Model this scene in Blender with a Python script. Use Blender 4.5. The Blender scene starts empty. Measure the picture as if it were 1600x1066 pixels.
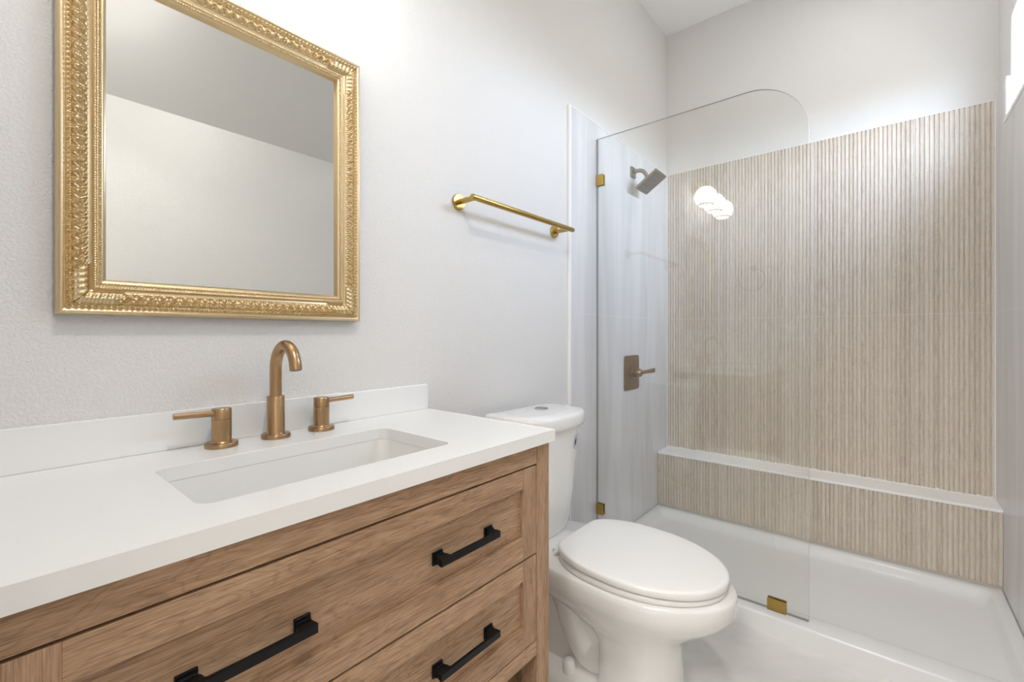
import bpy, bmesh, math, random
from mathutils import Vector, Matrix
PI = math.pi
SC = bpy.context.scene
COL = SC.collection

# ------------------------------------------------------------------ camera
cam_d = bpy.data.cameras.new('camera')
cam = bpy.data.objects.new('camera', cam_d); COL.objects.link(cam)
cam_d.sensor_width = 36.0; cam_d.sensor_fit = 'HORIZONTAL'
cam_d.lens = 36.0 * 699 / 1600
cam_d.shift_y = -10 / 1600
cam_d.clip_start = 0.01
cam.location = (1.065, 0.0, 1.086)
cam.rotation_euler = (PI / 2, 0, math.atan2(585, 699))
SC.camera = cam

# ------------------------------------------------------------------ colour management, world, lights
SC.view_settings.view_transform = 'Standard'
SC.view_settings.look = 'None'
SC.view_settings.gamma = 1
SC.view_settings.use_curve_mapping = False
SC.view_settings.exposure = 0.07
SC.cycles.max_bounces = 10
SC.cycles.diffuse_bounces = 6
SC.cycles.glossy_bounces = 5
SC.cycles.transmission_bounces = 6
SC.cycles.transparent_max_bounces = 12
SC.cycles.caustics_reflective = False
SC.cycles.caustics_refractive = False
SC.cycles.sample_clamp_indirect = 4.0
SC.cycles.use_denoising = True
SC.cycles.use_adaptive_sampling = False

SKY_STRENGTH = 26.5
GLOBE_STRENGTH = 5.9
CEILING_LAMP_W = 9.5
SHOWER_LAMP_W = 3.2
HALL_FILL_W = 48.0

w = bpy.data.worlds.new('world'); SC.world = w; w.use_nodes = True
bg = w.node_tree.nodes['Background']
bg.inputs[1].default_value = SKY_STRENGTH
# bright blue-white sky above the horizon, dim ground below it
wn = w.node_tree; wt = wn.nodes.new('ShaderNodeTexCoord'); ws = wn.nodes.new('ShaderNodeSeparateXYZ'); wr = wn.nodes.new('ShaderNodeValToRGB')
wn.links.new(wt.outputs['Generated'], ws.inputs[0])
wm = wn.nodes.new('ShaderNodeMath'); wm.operation = 'MULTIPLY_ADD'; wm.inputs[1].default_value = .5; wm.inputs[2].default_value = .5
wn.links.new(ws.outputs['Z'], wm.inputs[0]); wn.links.new(wm.outputs[0], wr.inputs['Fac']); wn.links.new(wr.outputs['Color'], bg.inputs[0])
we = wr.color_ramp.elements
we[0].position = .47; we[0].color = (.16, .16, .15, 1)
we[1].position = .53; we[1].color = (.69, .81, 1.0, 1)
wz = we.new(1.0); wz.color = (.42, .62, 1.0, 1)

def area_light(name, loc, size, watts, color, direction, spread=PI, size_y=None, portal=False):
    l = bpy.data.lights.new(name, 'AREA')
    l.shape = 'DISK' if size_y is None else 'RECTANGLE'
    l.size = size
    if size_y: l.size_y = size_y
    l.energy = watts; l.color = color; l.spread = spread
    o = bpy.data.objects.new(name, l); COL.objects.link(o)
    o.location = loc
    o.rotation_euler = Vector(direction).to_track_quat('-Z', 'Y').to_euler()
    if portal: l.cycles.is_portal = True
    return o

# room numbers (metres): vanity wall is x = 0, shower end is y = 2.78
YF = -0.06            # inner face of the wall with the doorway
YB = 2.78             # fluted tile face of the back wall
XR = 1.422            # tile face of the right wall
ZC = 2.965            # ceiling
YT = 1.656            # where the shower tile starts on the vanity wall
YPAN = 1.84           # outer face of the shower pan
YLEDGE = 2.62
ZTILE = 2.083
WY0, WY1, WZ0, WZ1 = 1.45, 2.555, 1.93, 2.318   # window opening

area_light('window_portal', (XR + .17, (WY0 + WY1) / 2, (WZ0 + WZ1) / 2), WY1 - WY0, 1, (1, 1, 1), (-1, 0, 0), size_y=WZ1 - WZ0, portal=True)
area_light('ceiling_lamp_light', (1.0, 0.22, 2.49), 0.10, CEILING_LAMP_W, (1.0, 0.985, 0.965), (.05, .2, -1))
area_light('shower_lamp_light', (1.0, 2.12, ZC - .03), 0.11, SHOWER_LAMP_W, (1.0, 0.985, 0.965), (0, 0, -1))
area_light('hall_fill_light', (1.1, -1.0, 2.36), 0.5, HALL_FILL_W, (1.0, 0.985, 0.965), (0, .35, -1))  # added fill, tilted to send soft light in through the doorway

# ------------------------------------------------------------------ helpers
def lin(r, g, b):
    f = lambda c: (c / 255 / 12.92) if c / 255 <= 0.04045 else ((c / 255 + 0.055) / 1.055) ** 2.4
    return (f(r), f(g), f(b), 1)

def new_mat(name):
    m = bpy.data.materials.new(name); m.use_nodes = True
    nt = m.node_tree
    return m, nt, nt.nodes['Principled BSDF']

def N(nt, t, **kw):
    n = nt.nodes.new(t)
    for k, v in kw.items(): setattr(n, k, v)
    return n

def plain(name, rgb, rough=.5, metal=0.0, coat=0.0, spec=None, bump=None):
    m, nt, p = new_mat(name)
    p.inputs['Base Color'].default_value = lin(*rgb)
    p.inputs['Roughness'].default_value = rough
    p.inputs['Metallic'].default_value = metal
    p.inputs['Coat Weight'].default_value = coat
    p.inputs['Coat Roughness'].default_value = .05
    if spec is not None: p.inputs['Specular IOR Level'].default_value = spec
    tc = N(nt, 'ShaderNodeTexCoord')
    no = N(nt, 'ShaderNodeTexNoise'); no.inputs['Scale'].default_value = 6
    nt.links.new(tc.outputs['Object'], no.inputs['Vector'])
    mr = N(nt, 'ShaderNodeMapRange')
    mr.inputs['To Min'].default_value = max(0, rough - .03); mr.inputs['To Max'].default_value = min(1, rough + .006)
    nt.links.new(no.outputs['Fac'], mr.inputs['Value']); nt.links.new(mr.outputs['Result'], p.inputs['Roughness'])
    if bump:
        nb = N(nt, 'ShaderNodeTexNoise'); nb.inputs['Scale'].default_value = bump[0]; nb.inputs['Detail'].default_value = 4
        nt.links.new(tc.outputs['Object'], nb.inputs['Vector'])
        bp = N(nt, 'ShaderNodeBump'); bp.inputs['Strength'].default_value = bump[1]; bp.inputs['Distance'].default_value = bump[2]
        nt.links.new(nb.outputs['Fac'], bp.inputs['Height']); nt.links.new(bp.outputs['Normal'], p.inputs['Normal'])
    return m

def drywall(name, rgb, k=1.0):
    m, nt, p = new_mat(name)
    p.inputs['Base Color'].default_value = lin(*rgb); p.inputs['Roughness'].default_value = .55
    p.inputs['Specular IOR Level'].default_value = .35
    tc = N(nt, 'ShaderNodeTexCoord')
    n1 = N(nt, 'ShaderNodeTexNoise'); n1.inputs['Scale'].default_value = 190; n1.inputs['Detail'].default_value = 3; n1.inputs['Roughness'].default_value = .5
    n1.inputs['Distortion'].default_value = .6
    n2 = N(nt, 'ShaderNodeTexNoise'); n2.inputs['Scale'].default_value = 75; n2.inputs['Detail'].default_value = 2
    nt.links.new(tc.outputs['Object'], n1.inputs['Vector']); nt.links.new(tc.outputs['Object'], n2.inputs['Vector'])
    r = N(nt, 'ShaderNodeMapRange'); r.interpolation_type = 'SMOOTHSTEP'
    r.inputs['From Min'].default_value = .38; r.inputs['From Max'].default_value = .62
    nt.links.new(n1.outputs['Fac'], r.inputs['Value'])
    a = N(nt, 'ShaderNodeMath', operation='MULTIPLY_ADD'); a.inputs[1].default_value = .6
    nt.links.new(n2.outputs['Fac'], a.inputs[0]); nt.links.new(r.outputs['Result'], a.inputs[2])
    bp = N(nt, 'ShaderNodeBump'); bp.inputs['Strength'].default_value = .55 * k; bp.inputs['Distance'].default_value = .0016
    nt.links.new(a.outputs[0], bp.inputs['Height']); nt.links.new(bp.outputs['Normal'], p.inputs['Normal'])
    return m

def wood(name, axis, seed=0.0, dark=1.0):
    """warm oak veneer, grain running along the given local axis"""
    m, nt, p = new_mat(name)
    tc = N(nt, 'ShaderNodeTexCoord')
    mp = N(nt, 'ShaderNodeMapping'); mp.inputs['Location'].default_value = (seed, seed * 1.7, seed * .6)
    s = [1, 1, 1]; s[axis] = .085
    mp.inputs['Scale'].default_value = s
    nt.links.new(tc.outputs['Object'], mp.inputs['Vector'])
    big = N(nt, 'ShaderNodeTexNoise'); big.inputs['Scale'].default_value = 14; big.inputs['Detail'].default_value = 3; big.inputs['Distortion'].default_value = .8
    rings = N(nt, 'ShaderNodeMath', operation='MULTIPLY'); rings.inputs[1].default_value = 26
    sn = N(nt, 'ShaderNodeMath', operation='SINE')
    fine = N(nt, 'ShaderNodeTexNoise'); fine.inputs['Scale'].default_value = 380; fine.inputs['Detail'].default_value = 8; fine.inputs['Roughness'].default_value = .7
    nt.links.new(mp.outputs['Vector'], big.inputs['Vector'])
    mp2 = N(nt, 'ShaderNodeMapping'); s2 = [1, 1, 1]; s2[axis] = .05; mp2.inputs['Scale'].default_value = s2
    nt.links.new(tc.outputs['Object'], mp2.inputs['Vector']); nt.links.new(mp2.outputs['Vector'], fine.inputs['Vector'])
    nt.links.new(big.outputs['Fac'], rings.inputs[0]); nt.links.new(rings.outputs[0], sn.inputs[0])
    mix = N(nt, 'ShaderNodeMath', operation='MULTIPLY_ADD'); mix.inputs[1].default_value = .06
    nt.links.new(sn.outputs[0], mix.inputs[0])
    f2 = N(nt, 'ShaderNodeMath', operation='MULTIPLY_ADD'); f2.inputs[1].default_value = 1.15; f2.inputs[2].default_value = -.08
    nt.links.new(fine.outputs['Fac'], f2.inputs[0]); nt.links.new(f2.outputs[0], mix.inputs[2])
    cr = N(nt, 'ShaderNodeValToRGB')
    e = cr.color_ramp.elements
    d = dark
    e[0].position = .22; e[0].color = lin(128 * d, 98 * d, 72 * d)
    e[1].position = .78; e[1].color = lin(194 * d, 163 * d, 132 * d)
    mid = e.new(.5); mid.color = lin(170 * d, 137 * d, 107 * d)
    nt.links.new(mix.outputs[0], cr.inputs['Fac'])
    # fine dark pores and cathedral lines
    mp3 = N(nt, 'ShaderNodeMapping'); s3 = [1, 1, 1]; s3[axis] = .035; mp3.inputs['Scale'].default_value = s3; mp3.inputs['Location'].default_value = (seed * 2, seed, seed * 3)
    nt.links.new(tc.outputs['Object'], mp3.inputs['Vector'])
    pore = N(nt, 'ShaderNodeTexNoise'); pore.inputs['Scale'].default_value = 620; pore.inputs['Detail'].default_value = 2; nt.links.new(mp3.outputs['Vector'], pore.inputs['Vector'])
    pr = N(nt, 'ShaderNodeMapRange'); pr.inputs['From Min'].default_value = .30; pr.inputs['From Max'].default_value = .44; pr.inputs['To Min'].default_value = .62
    nt.links.new(pore.outputs['Fac'], pr.inputs['Value'])
    cat = N(nt, 'ShaderNodeTexNoise'); cat.inputs['Scale'].default_value = 17; cat.inputs['Detail'].default_value = 3; cat.inputs['Distortion'].default_value = 1.1
    mp4 = N(nt, 'ShaderNodeMapping'); s4 = [1, 1, 1]; s4[axis] = .13; mp4.inputs['Scale'].default_value = s4; mp4.inputs['Location'].default_value = (seed, seed * 3, seed * 2)
    nt.links.new(tc.outputs['Object'], mp4.inputs['Vector']); nt.links.new(mp4.outputs['Vector'], cat.inputs['Vector'])
    cm = N(nt, 'ShaderNodeMath', operation='MULTIPLY'); cm.inputs[1].default_value = 95; nt.links.new(cat.outputs['Fac'], cm.inputs[0])
    cs = N(nt, 'ShaderNodeMath', operation='SINE'); nt.links.new(cm.outputs[0], cs.inputs[0])
    cq = N(nt, 'ShaderNodeMapRange'); cq.inputs['From Min'].default_value = .45; cq.inputs['From Max'].default_value = 1.0; cq.inputs['To Min'].default_value = 1.0; cq.inputs['To Max'].default_value = .83
    nt.links.new(cs.outputs[0], cq.inputs['Value'])
    pm = N(nt, 'ShaderNodeMath', operation='MULTIPLY'); nt.links.new(pr.outputs['Result'], pm.inputs[0]); nt.links.new(cq.outputs['Result'], pm.inputs[1])
    # long slow tone bands
    band = N(nt, 'ShaderNodeTexNoise'); band.inputs['Scale'].default_value = 9; band.inputs['Detail'].default_value = 1
    nt.links.new(mp.outputs['Vector'], band.inputs['Vector'])
    mr = N(nt, 'ShaderNodeMapRange'); mr.inputs['To Min'].default_value = .84; mr.inputs['To Max'].default_value = 1.24
    nt.links.new(band.outputs['Fac'], mr.inputs['Value'])
    mul = N(nt, 'ShaderNodeVectorMath', operation='SCALE')
    nt.links.new(cr.outputs['Color'], mul.inputs[0]); pq = N(nt, 'ShaderNodeMath', operation='MULTIPLY'); nt.links.new(mr.outputs['Result'], pq.inputs[0]); nt.links.new(pm.outputs[0], pq.inputs[1])
    nt.links.new(pq.outputs[0], mul.inputs['Scale'])
    nt.links.new(mul.outputs['Vector'], p.inputs['Base Color'])
    p.inputs['Roughness'].default_value = .48
    p.inputs['Specular IOR Level'].default_value = .35
    bp = N(nt, 'ShaderNodeBump'); bp.inputs['Strength'].default_value = .12; bp.inputs['Distance'].default_value = .0006
    nt.links.new(fine.outputs['Fac'], bp.inputs['Height']); nt.links.new(bp.outputs['Normal'], p.inputs['Normal'])
    return m

PITCH = 0.389 / 24
def fluted_tile(name):
    m, nt, p = new_mat(name)
    geo = N(nt, 'ShaderNodeNewGeometry')          # world position: the tile pattern is laid out along the wall
    sep = N(nt, 'ShaderNodeSeparateXYZ'); nt.links.new(geo.outputs['Position'], sep.inputs[0])
    d = N(nt, 'ShaderNodeMath', operation='DIVIDE'); d.inputs[1].default_value = PITCH
    ad = N(nt, 'ShaderNodeMath', operation='SUBTRACT'); ad.inputs[1].default_value = 1.165
    nt.links.new(sep.outputs['X'], ad.inputs[0]); nt.links.new(ad.outputs[0], d.inputs[0])
    fl = N(nt, 'ShaderNodeMath', operation='FLOOR'); nt.links.new(d.outputs[0], fl.inputs[0])
    wn = N(nt, 'ShaderNodeTexWhiteNoise', noise_dimensions='1D'); nt.links.new(fl.outputs[0], wn.inputs['W'])
    off = N(nt, 'ShaderNodeMath', operation='MULTIPLY'); off.inputs[1].default_value = 7.3; nt.links.new(wn.outputs['Value'], off.inputs[0])
    zz = N(nt, 'ShaderNodeMath', operation='ADD'); nt.links.new(sep.outputs['Z'], zz.inputs[0]); nt.links.new(off.outputs[0], zz.inputs[1])
    cb = N(nt, 'ShaderNodeCombineXYZ'); nt.links.new(sep.outputs['X'], cb.inputs[0]); nt.links.new(zz.outputs[0], cb.inputs[2])
    mp = N(nt, 'ShaderNodeMapping'); mp.inputs['Scale'].default_value = (1, 1, .055); nt.links.new(cb.outputs[0], mp.inputs['Vector'])
    n1 = N(nt, 'ShaderNodeTexNoise'); n1.inputs['Scale'].default_value = 230; n1.inputs['Detail'].default_value = 4; n1.inputs['Roughness'].default_value = .6
    nt.links.new(mp.outputs['Vector'], n1.inputs['Vector'])
    # cathedral flecks here and there
    mp2 = N(nt, 'ShaderNodeMapping'); mp2.inputs['Scale'].default_value = (1, 1, .35); nt.links.new(cb.outputs[0], mp2.inputs['Vector'])
    n2 = N(nt, 'ShaderNodeTexNoise'); n2.inputs['Scale'].default_value = 22; n2.inputs['Detail'].default_value = 2; n2.inputs['Distortion'].default_value = 1.4
    nt.links.new(mp2.outputs['Vector'], n2.inputs['Vector'])
    rg = N(nt, 'ShaderNodeMath', operation='MULTIPLY'); rg.inputs[1].default_value = 60; nt.links.new(n2.outputs['Fac'], rg.inputs[0])
    si = N(nt, 'ShaderNodeMath', operation='SINE'); nt.links.new(rg.outputs[0], si.inputs[0])
    a = N(nt, 'ShaderNodeMath', operation='MULTIPLY_ADD'); a.inputs[1].default_value = .055
    nt.links.new(si.outputs[0], a.inputs[0]); nt.links.new(n1.outputs['Fac'], a.inputs[2])
    b = N(nt, 'ShaderNodeMath', operation='MULTIPLY_ADD'); b.inputs[1].default_value = .22
    nt.links.new(wn.outputs['Value'], b.inputs[0]); nt.links.new(a.outputs[0], b.inputs[2])
    cr = N(nt, 'ShaderNodeValToRGB'); e = cr.color_ramp.elements
    e[0].position = .30; e[0].color = lin(184, 172, 156)
    e[1].position = .95; e[1].color = lin(228, 219, 206)
    mid = e.new(.58); mid.color = lin(211, 199, 183)
    nt.links.new(b.outputs[0], cr.inputs['Fac']); nt.links.new(cr.outputs['Color'], p.inputs['Base Color'])
    p.inputs['Roughness'].default_value = .45; p.inputs['Specular IOR Level'].default_value = .7
    p.inputs['Coat Weight'].default_value = .6; p.inputs['Coat Roughness'].default_value = .38
    return m

def marble_tile(name, base, vein, scale, rough, streak=None, joints=()):
    """pale stone-look tile; joints = list of (axis, position) thin grout lines in world space"""
    m, nt, p = new_mat(name)
    geo = N(nt, 'ShaderNodeNewGeometry')
    mp = N(nt, 'ShaderNodeMapping'); mp.inputs['Scale'].default_value = streak or (1, 1, 1)
    nt.links.new(geo.outputs['Position'], mp.inputs['Vector'])
    n1 = N(nt, 'ShaderNodeTexNoise'); n1.inputs['Scale'].default_value = scale; n1.inputs['Detail'].default_value = 6
    n1.inputs['Roughness'].default_value = .55; n1.inputs['Distortion'].default_value = .5
    nt.links.new(mp.outputs['Vector'], n1.inputs['Vector'])
    cr = N(nt, 'ShaderNodeValToRGB'); e = cr.color_ramp.elements
    e[0].position = .33; e[0].color = lin(*vein); e[1].position = .62; e[1].color = lin(*base)
    nt.links.new(n1.outputs['Fac'], cr.inputs['Fac'])
    col = cr.outputs['Color']
    sep = N(nt, 'ShaderNodeSeparateXYZ'); nt.links.new(geo.outputs['Position'], sep.inputs[0])
    for ax, pos in joints:
        s = N(nt, 'ShaderNodeMath', operation='COMPARE'); s.inputs[1].default_value = pos; s.inputs[2].default_value = .0012
        nt.links.new(sep.outputs[ax], s.inputs[0])
        mx = N(nt, 'ShaderNodeMix', data_type='RGBA'); mx.inputs[7].default_value = lin(236, 234, 230)
        nt.links.new(s.outputs[0], mx.inputs[0]); nt.links.new(col, mx.inputs[6]); col = mx.outputs[2]
    nt.links.new(col, p.inputs['Base Color'])
    p.inputs['Roughness'].default_value = rough
    return m

def brushed(name, rgb, rough=.28):
    m, nt, p = new_mat(name)
    p.inputs['Base Color'].default_value = lin(*rgb); p.inputs['Metallic'].default_value = 1.0
    tc = N(nt, 'ShaderNodeTexCoord'); mp = N(nt, 'ShaderNodeMapping'); mp.inputs['Scale'].default_value = (1, 1, .05)
    no = N(nt, 'ShaderNodeTexNoise'); no.inputs['Scale'].default_value = 900; no.inputs['Detail'].default_value = 2
    nt.links.new(tc.outputs['Object'], mp.inputs['Vector']); nt.links.new(mp.outputs['Vector'], no.inputs['Vector'])
    mr = N(nt, 'ShaderNodeMapRange'); mr.inputs['To Min'].default_value = rough - .006; mr.inputs['To Max'].default_value = rough + .03
    nt.links.new(no.outputs['Fac'], mr.inputs['Value']); nt.links.new(mr.outputs['Result'], p.inputs['Roughness'])
    return m

def clear_glass(name, tint=(.975, .985, .975)):
    """thin architectural glass: straight-through transmission plus Schlick reflection, no bending"""
    m = bpy.data.materials.new(name); m.use_nodes = True; nt = m.node_tree; nt.nodes.clear()
    out = N(nt, 'ShaderNodeOutputMaterial'); mix = N(nt, 'ShaderNodeMixShader')
    tr = N(nt, 'ShaderNodeBsdfTransparent'); tr.inputs[0].default_value = (*tint, 1)
    gl = N(nt, 'ShaderNodeBsdfGlossy'); gl.inputs['Roughness'].default_value = 0.0
    geo = N(nt, 'ShaderNodeNewGeometry')
    dot = N(nt, 'ShaderNodeVectorMath', operation='DOT_PRODUCT')
    nt.links.new(geo.outputs['Incoming'], dot.inputs[0]); nt.links.new(geo.outputs['Normal'], dot.inputs[1])
    ab = N(nt, 'ShaderNodeMath', operation='ABSOLUTE'); nt.links.new(dot.outputs['Value'], ab.inputs[0])
    om = N(nt, 'ShaderNodeMath', operation='SUBTRACT'); om.inputs[0].default_value = 1; nt.links.new(ab.outputs[0], om.inputs[1])
    pw = N(nt, 'ShaderNodeMath', operation='POWER'); pw.inputs[1].default_value = 5; nt.links.new(om.outputs[0], pw.inputs[0])
    ma = N(nt, 'ShaderNodeMath', operation='MULTIPLY_ADD'); ma.inputs[1].default_value = .95; ma.inputs[2].default_value = .070
    nt.links.new(pw.outputs[0], ma.inputs[0]); nt.links.new(ma.outputs[0], mix.inputs[0])
    nt.links.new(tr.outputs[0], mix.inputs[1]); nt.links.new(gl.outputs[0], mix.inputs[2]); nt.links.new(mix.outputs[0], out.inputs[0])
    return m

def emitter(name, rgb, strength):
    m, nt, p = new_mat(name)
    p.inputs['Base Color'].default_value = lin(250, 250, 250)
    p.inputs['Roughness'].default_value = .2
    p.inputs['Emission Color'].default_value = lin(*rgb); p.inputs['Emission Strength'].default_value = strength
    return m

M = dict(
    wall=drywall('painted_drywall', (229, 226, 222), .8),
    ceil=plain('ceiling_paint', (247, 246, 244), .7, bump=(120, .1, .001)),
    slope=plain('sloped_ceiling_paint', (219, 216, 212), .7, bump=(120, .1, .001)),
    walltile=marble_tile('streaked_wall_tile', (230, 229, 229), (216, 214, 214), 7, .30, (1, 1.6, .16), [('Z', 1.179)]),
    floor=marble_tile('marble_floor_tile', (236, 234, 230), (212, 209, 205), 2.6, .28, None),
    fluted=fluted_tile('fluted_wood_look_tile'),
    grout=plain('white_grout', (226, 220, 208), .8),
    caulk=plain('white_caulk', (236, 235, 230), .5),
    trimw=plain('white_edge_trim', (250, 249, 247), .35),
    quartz=plain('white_quartz', (240, 239, 236), .22, spec=.5),
    porcelain=plain('white_porcelain', (238, 237, 234), .10, coat=.6),
    basin=plain('basin_porcelain', (232, 231, 227), .10, coat=.6),
    plastic=plain('white_seat_plastic', (240, 239, 236), .22),
    acrylic=plain('white_acrylic', (236, 236, 235), .22),
    wood_y=wood('oak_grain_along', 1, .3), wood_z=wood('oak_grain_upright', 2, 2.1), wood_y2=wood('oak_grain_along_b', 1, 4.7),
    wood_x=wood('oak_grain_crosswise', 0, 1.4),
    black=plain('matte_black_metal', (13, 13, 14), .42, spec=.25),
    dark=plain('dark_gap', (38, 27, 20), .8),
    bronze=brushed('champagne_bronze', (178, 146, 110), .27),
    bronze2=brushed('brushed_bronze', (150, 126, 98), .32),
    satin=brushed('satin_bronze_nickel', (158, 148, 130), .34),
    gold=brushed('brushed_gold', (186, 156, 88), .24),
    gilt=plain('antique_gilt', (214, 192, 152), .33, metal=1.0, bump=(300, .10, .0004)),
    mirror=plain('silvered_glass', (236, 238, 236), .0, metal=1.0),
    chrome=plain('chrome', (190, 190, 190), .15, metal=1.0),
    glass=clear_glass('clear_tempered_glass', (.988, .992, .984)),
    pane=clear_glass('window_glass', (.97, .98, .98)),
    glassedge=plain('polished_glass_edge', (196, 202, 196), .2),
    vinyl=plain('white_vinyl', (240, 240, 240), .35),
    globe=emitter('lit_opal_glass', (252, 252, 252), GLOBE_STRENGTH),
    lamp=emitter('fill_diffuser', (255, 248, 238), 6.0),  # glow of the added hall fill light
    ring=plain('grey_ring', (120, 116, 108), .4, metal=.6),
    sticker=plain('label_silver', (196, 200, 206), .4),
    ink=plain('label_ink', (40, 44, 56), .5),
    rubber=plain('grey_seal', (120, 120, 118), .5),
    silicone=plain('clear_seal', (150, 152, 150), .3),
)
# the mirror must be perfectly smooth
for l in list(M['mirror'].node_tree.links):
    if l.to_socket.name == 'Roughness': M['mirror'].node_tree.links.remove(l)

ORIG = {}
def link(name, bm, mat, parent=None, origin=(0, 0, 0), smooth=None, **props):
    """bm in world coordinates -> one mesh object; smooth = auto-smooth angle in degrees"""
    bmesh.ops.recalc_face_normals(bm, faces=bm.faces)
    root = parent
    o = Vector(origin)
    if parent is not None: o = ORIG[parent.name]
    bmesh.ops.translate(bm, verts=bm.verts, vec=-o)
    me = bpy.data.meshes.new(name)
    if smooth is not None:
        for f in bm.faces: f.smooth = True
        for e in bm.edges:
            if len(e.link_faces) == 2 and e.calc_face_angle(0) > math.radians(smooth): e.smooth = False
    bm.to_mesh(me); bm.free()
    for mm in (mat if isinstance(mat, (list, tuple)) else [mat]): me.materials.append(mm)
    ob = bpy.data.objects.new(name, me); COL.objects.link(ob)
    if parent is not None: ob.parent = parent
    else: ob.location = o
    ORIG[ob.name] = o
    for k, v in props.items(): ob[k] = v
    return ob

def thing(name, label, cat, loc, group=None):
    o = bpy.data.objects.new(name, None); COL.objects.link(o)
    o.empty_display_size = .05
    o.location = loc; o['label'] = label; o['category'] = cat
    if group: o['group'] = group
    ORIG[o.name] = Vector(loc)
    return o

def struct(name, bm, mat, smooth=None, parent=None, **kw):
    if parent is None: kw['kind'] = 'structure'
    return link(name, bm, mat, parent, smooth=smooth, **kw)

def box(bm, x0, x1, y0, y1, z0, z1, bev=0.0, seg=2, mi=0):
    t = bmesh.new()
    bmesh.ops.create_cube(t, size=1)
    for v in t.verts:
        v.co = Vector((x0 + (v.co.x + .5) * (x1 - x0), y0 + (v.co.y + .5) * (y1 - y0), z0 + (v.co.z + .5) * (z1 - z0)))
    if bev: bmesh.ops.bevel(t, geom=t.edges[:], offset=bev, segments=seg, profile=.5, affect='EDGES')
    merge(bm, t, mi)

def merge(bm, t, mi=None, mat=None):
    vs = {}
    for v in t.verts: vs[v] = bm.verts.new(mat @ v.co if mat else v.co)
    for f in t.faces:
        try:
            nf = bm.faces.new([vs[v] for v in f.verts])
            nf.material_index = f.material_index if mi is None else mi
        except ValueError: pass
    t.free()

def mkbox(*a, **k):
    b = bmesh.new(); box(b, *a, **k); return b

def loft(bm, sections, cap0=True, cap1=True, closed=True, mi=0):
    rings = [[bm.verts.new(p) for p in s] for s in sections]
    n = len(rings[0])
    for a, b in zip(rings, rings[1:]):
        for i in range(n if closed else n - 1):
            j = (i + 1) % n
            f = bm.faces.new((a[i], a[j], b[j], b[i])); f.material_index = mi
    if cap0: bm.faces.new(rings[0][::-1]).material_index = mi
    if cap1: bm.faces.new(rings[-1]).material_index = mi
    return rings

def frame_axes(d):
    d = Vector(d).normalized()
    up = Vector((0, 0, 1)) if abs(d.z) < .95 else Vector((1, 0, 0))
    u = d.cross(up).normalized(); v = u.cross(d).normalized()
    return u, v

def tube(bm, pts, r, n=20, cap=True, mi=0):
    """round tube along a polyline, parallel-transported frame"""
    pts = [Vector(p) for p in pts]
    rs = r if isinstance(r, (list, tuple)) else [r] * len(pts)
    u, v = frame_axes(pts[1] - pts[0]); secs = []
    for i, p in enumerate(pts):
        d = (pts[min(i + 1, len(pts) - 1)] - pts[max(i - 1, 0)]).normalized()
        u = (u - d * u.dot(d)).normalized(); v = d.cross(u)
        secs.append([p + (u * math.cos(2 * PI * k / n) + v * math.sin(2 * PI * k / n)) * rs[i] for k in range(n)])
    loft(bm, secs, cap, cap, mi=mi)

def lathe(bm, prof, c, axis=(0, 0, 1), n=40, mi=0, cap=True):
    """prof = (radius, height) list turned round axis at c"""
    u, v = frame_axes(axis); a = Vector(axis).normalized(); c = Vector(c)
    loft(bm, [[c + a * h + (u * math.cos(2 * PI * k / n) + v * math.sin(2 * PI * k / n)) * max(r, 1e-5) for k in range(n)] for r, h in prof], cap, cap, mi=mi)

def prism(bm, poly, z0, z1, axes=(0, 1, 2), bev=0.0, mi=0):
    """polygon in the plane (axes[0], axes[1]) extruded along axes[2]"""
    t = bmesh.new()
    def P(a, b, c):
        p = [0, 0, 0]; p[axes[0]] = a; p[axes[1]] = b; p[axes[2]] = c; return p
    loft(t, [[P(a, b, z0) for a, b in poly], [P(a, b, z1) for a, b in poly]])
    bmesh.ops.recalc_face_normals(t, faces=t.faces)
    if bev:
        es = [e for e in t.edges if len(e.link_faces) == 2 and e.calc_face_angle(0) > .6]
        bmesh.ops.bevel(t, geom=es, offset=bev, segments=2, profile=.5, affect='EDGES')
    merge(bm, t, mi)

def rrect(x0, x1, y0, y1, r, n=8):
    out = []
    for cx, cy, a0 in ((x1 - r, y1 - r, 0), (x0 + r, y1 - r, 90), (x0 + r, y0 + r, 180), (x1 - r, y0 + r, 270)):
        for k in range(n + 1):
            a = math.radians(a0 + 90 * k / n); out.append((cx + r * math.cos(a), cy + r * math.sin(a)))
    return out

# ------------------------------------------------------------------ the setting
def holed_wall_x(name, x0, x1, ya, yb, za, zb, hy0, hy1, hz0, hz1, mat):
    b = bmesh.new()
    for (p, q, s, t) in ((ya, hy0, za, zb), (hy1, yb, za, zb), (hy0, hy1, za, hz0), (hy0, hy1, hz1, zb)):
        if q - p > 1e-4 and t - s > 1e-4: box(b, x0, x1, p, q, s, t)
    return struct(name, b, mat)

struct('floor', mkbox(-.15, 2.0, -2.6, 3.0, -.1, 0), M['floor'])
struct('wall_left', mkbox(-.15, 0, -.17, 2.95, 0, 3.1), M['wall'])
struct('wall_back', mkbox(0, 1.6, 2.79, 2.95, 0, 3.1), M['wall'])
holed_wall_x('wall_right', XR + .01, XR + .16, -.17, 2.79, 0, 3.1, WY0, WY1, WZ0, WZ1, M['wall'])
b = bmesh.new()      # wall behind the photographer with the doorway
box(b, 0, .74, YF - .11, YF, 0, 3.1); box(b, .74, XR + .01, YF - .11, YF, 2.04, 3.1)
struct('wall_front', b, M['wall'])
struct('ceiling', mkbox(0, XR + .01, YF, 2.79, ZC, ZC + .1), M['ceil'])
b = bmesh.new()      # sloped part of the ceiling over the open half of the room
prism(b, [(XR + .01, 2.085), (XR + .01, ZC), (.62, ZC)], YF, 1.40, axes=(0, 2, 1))
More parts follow.
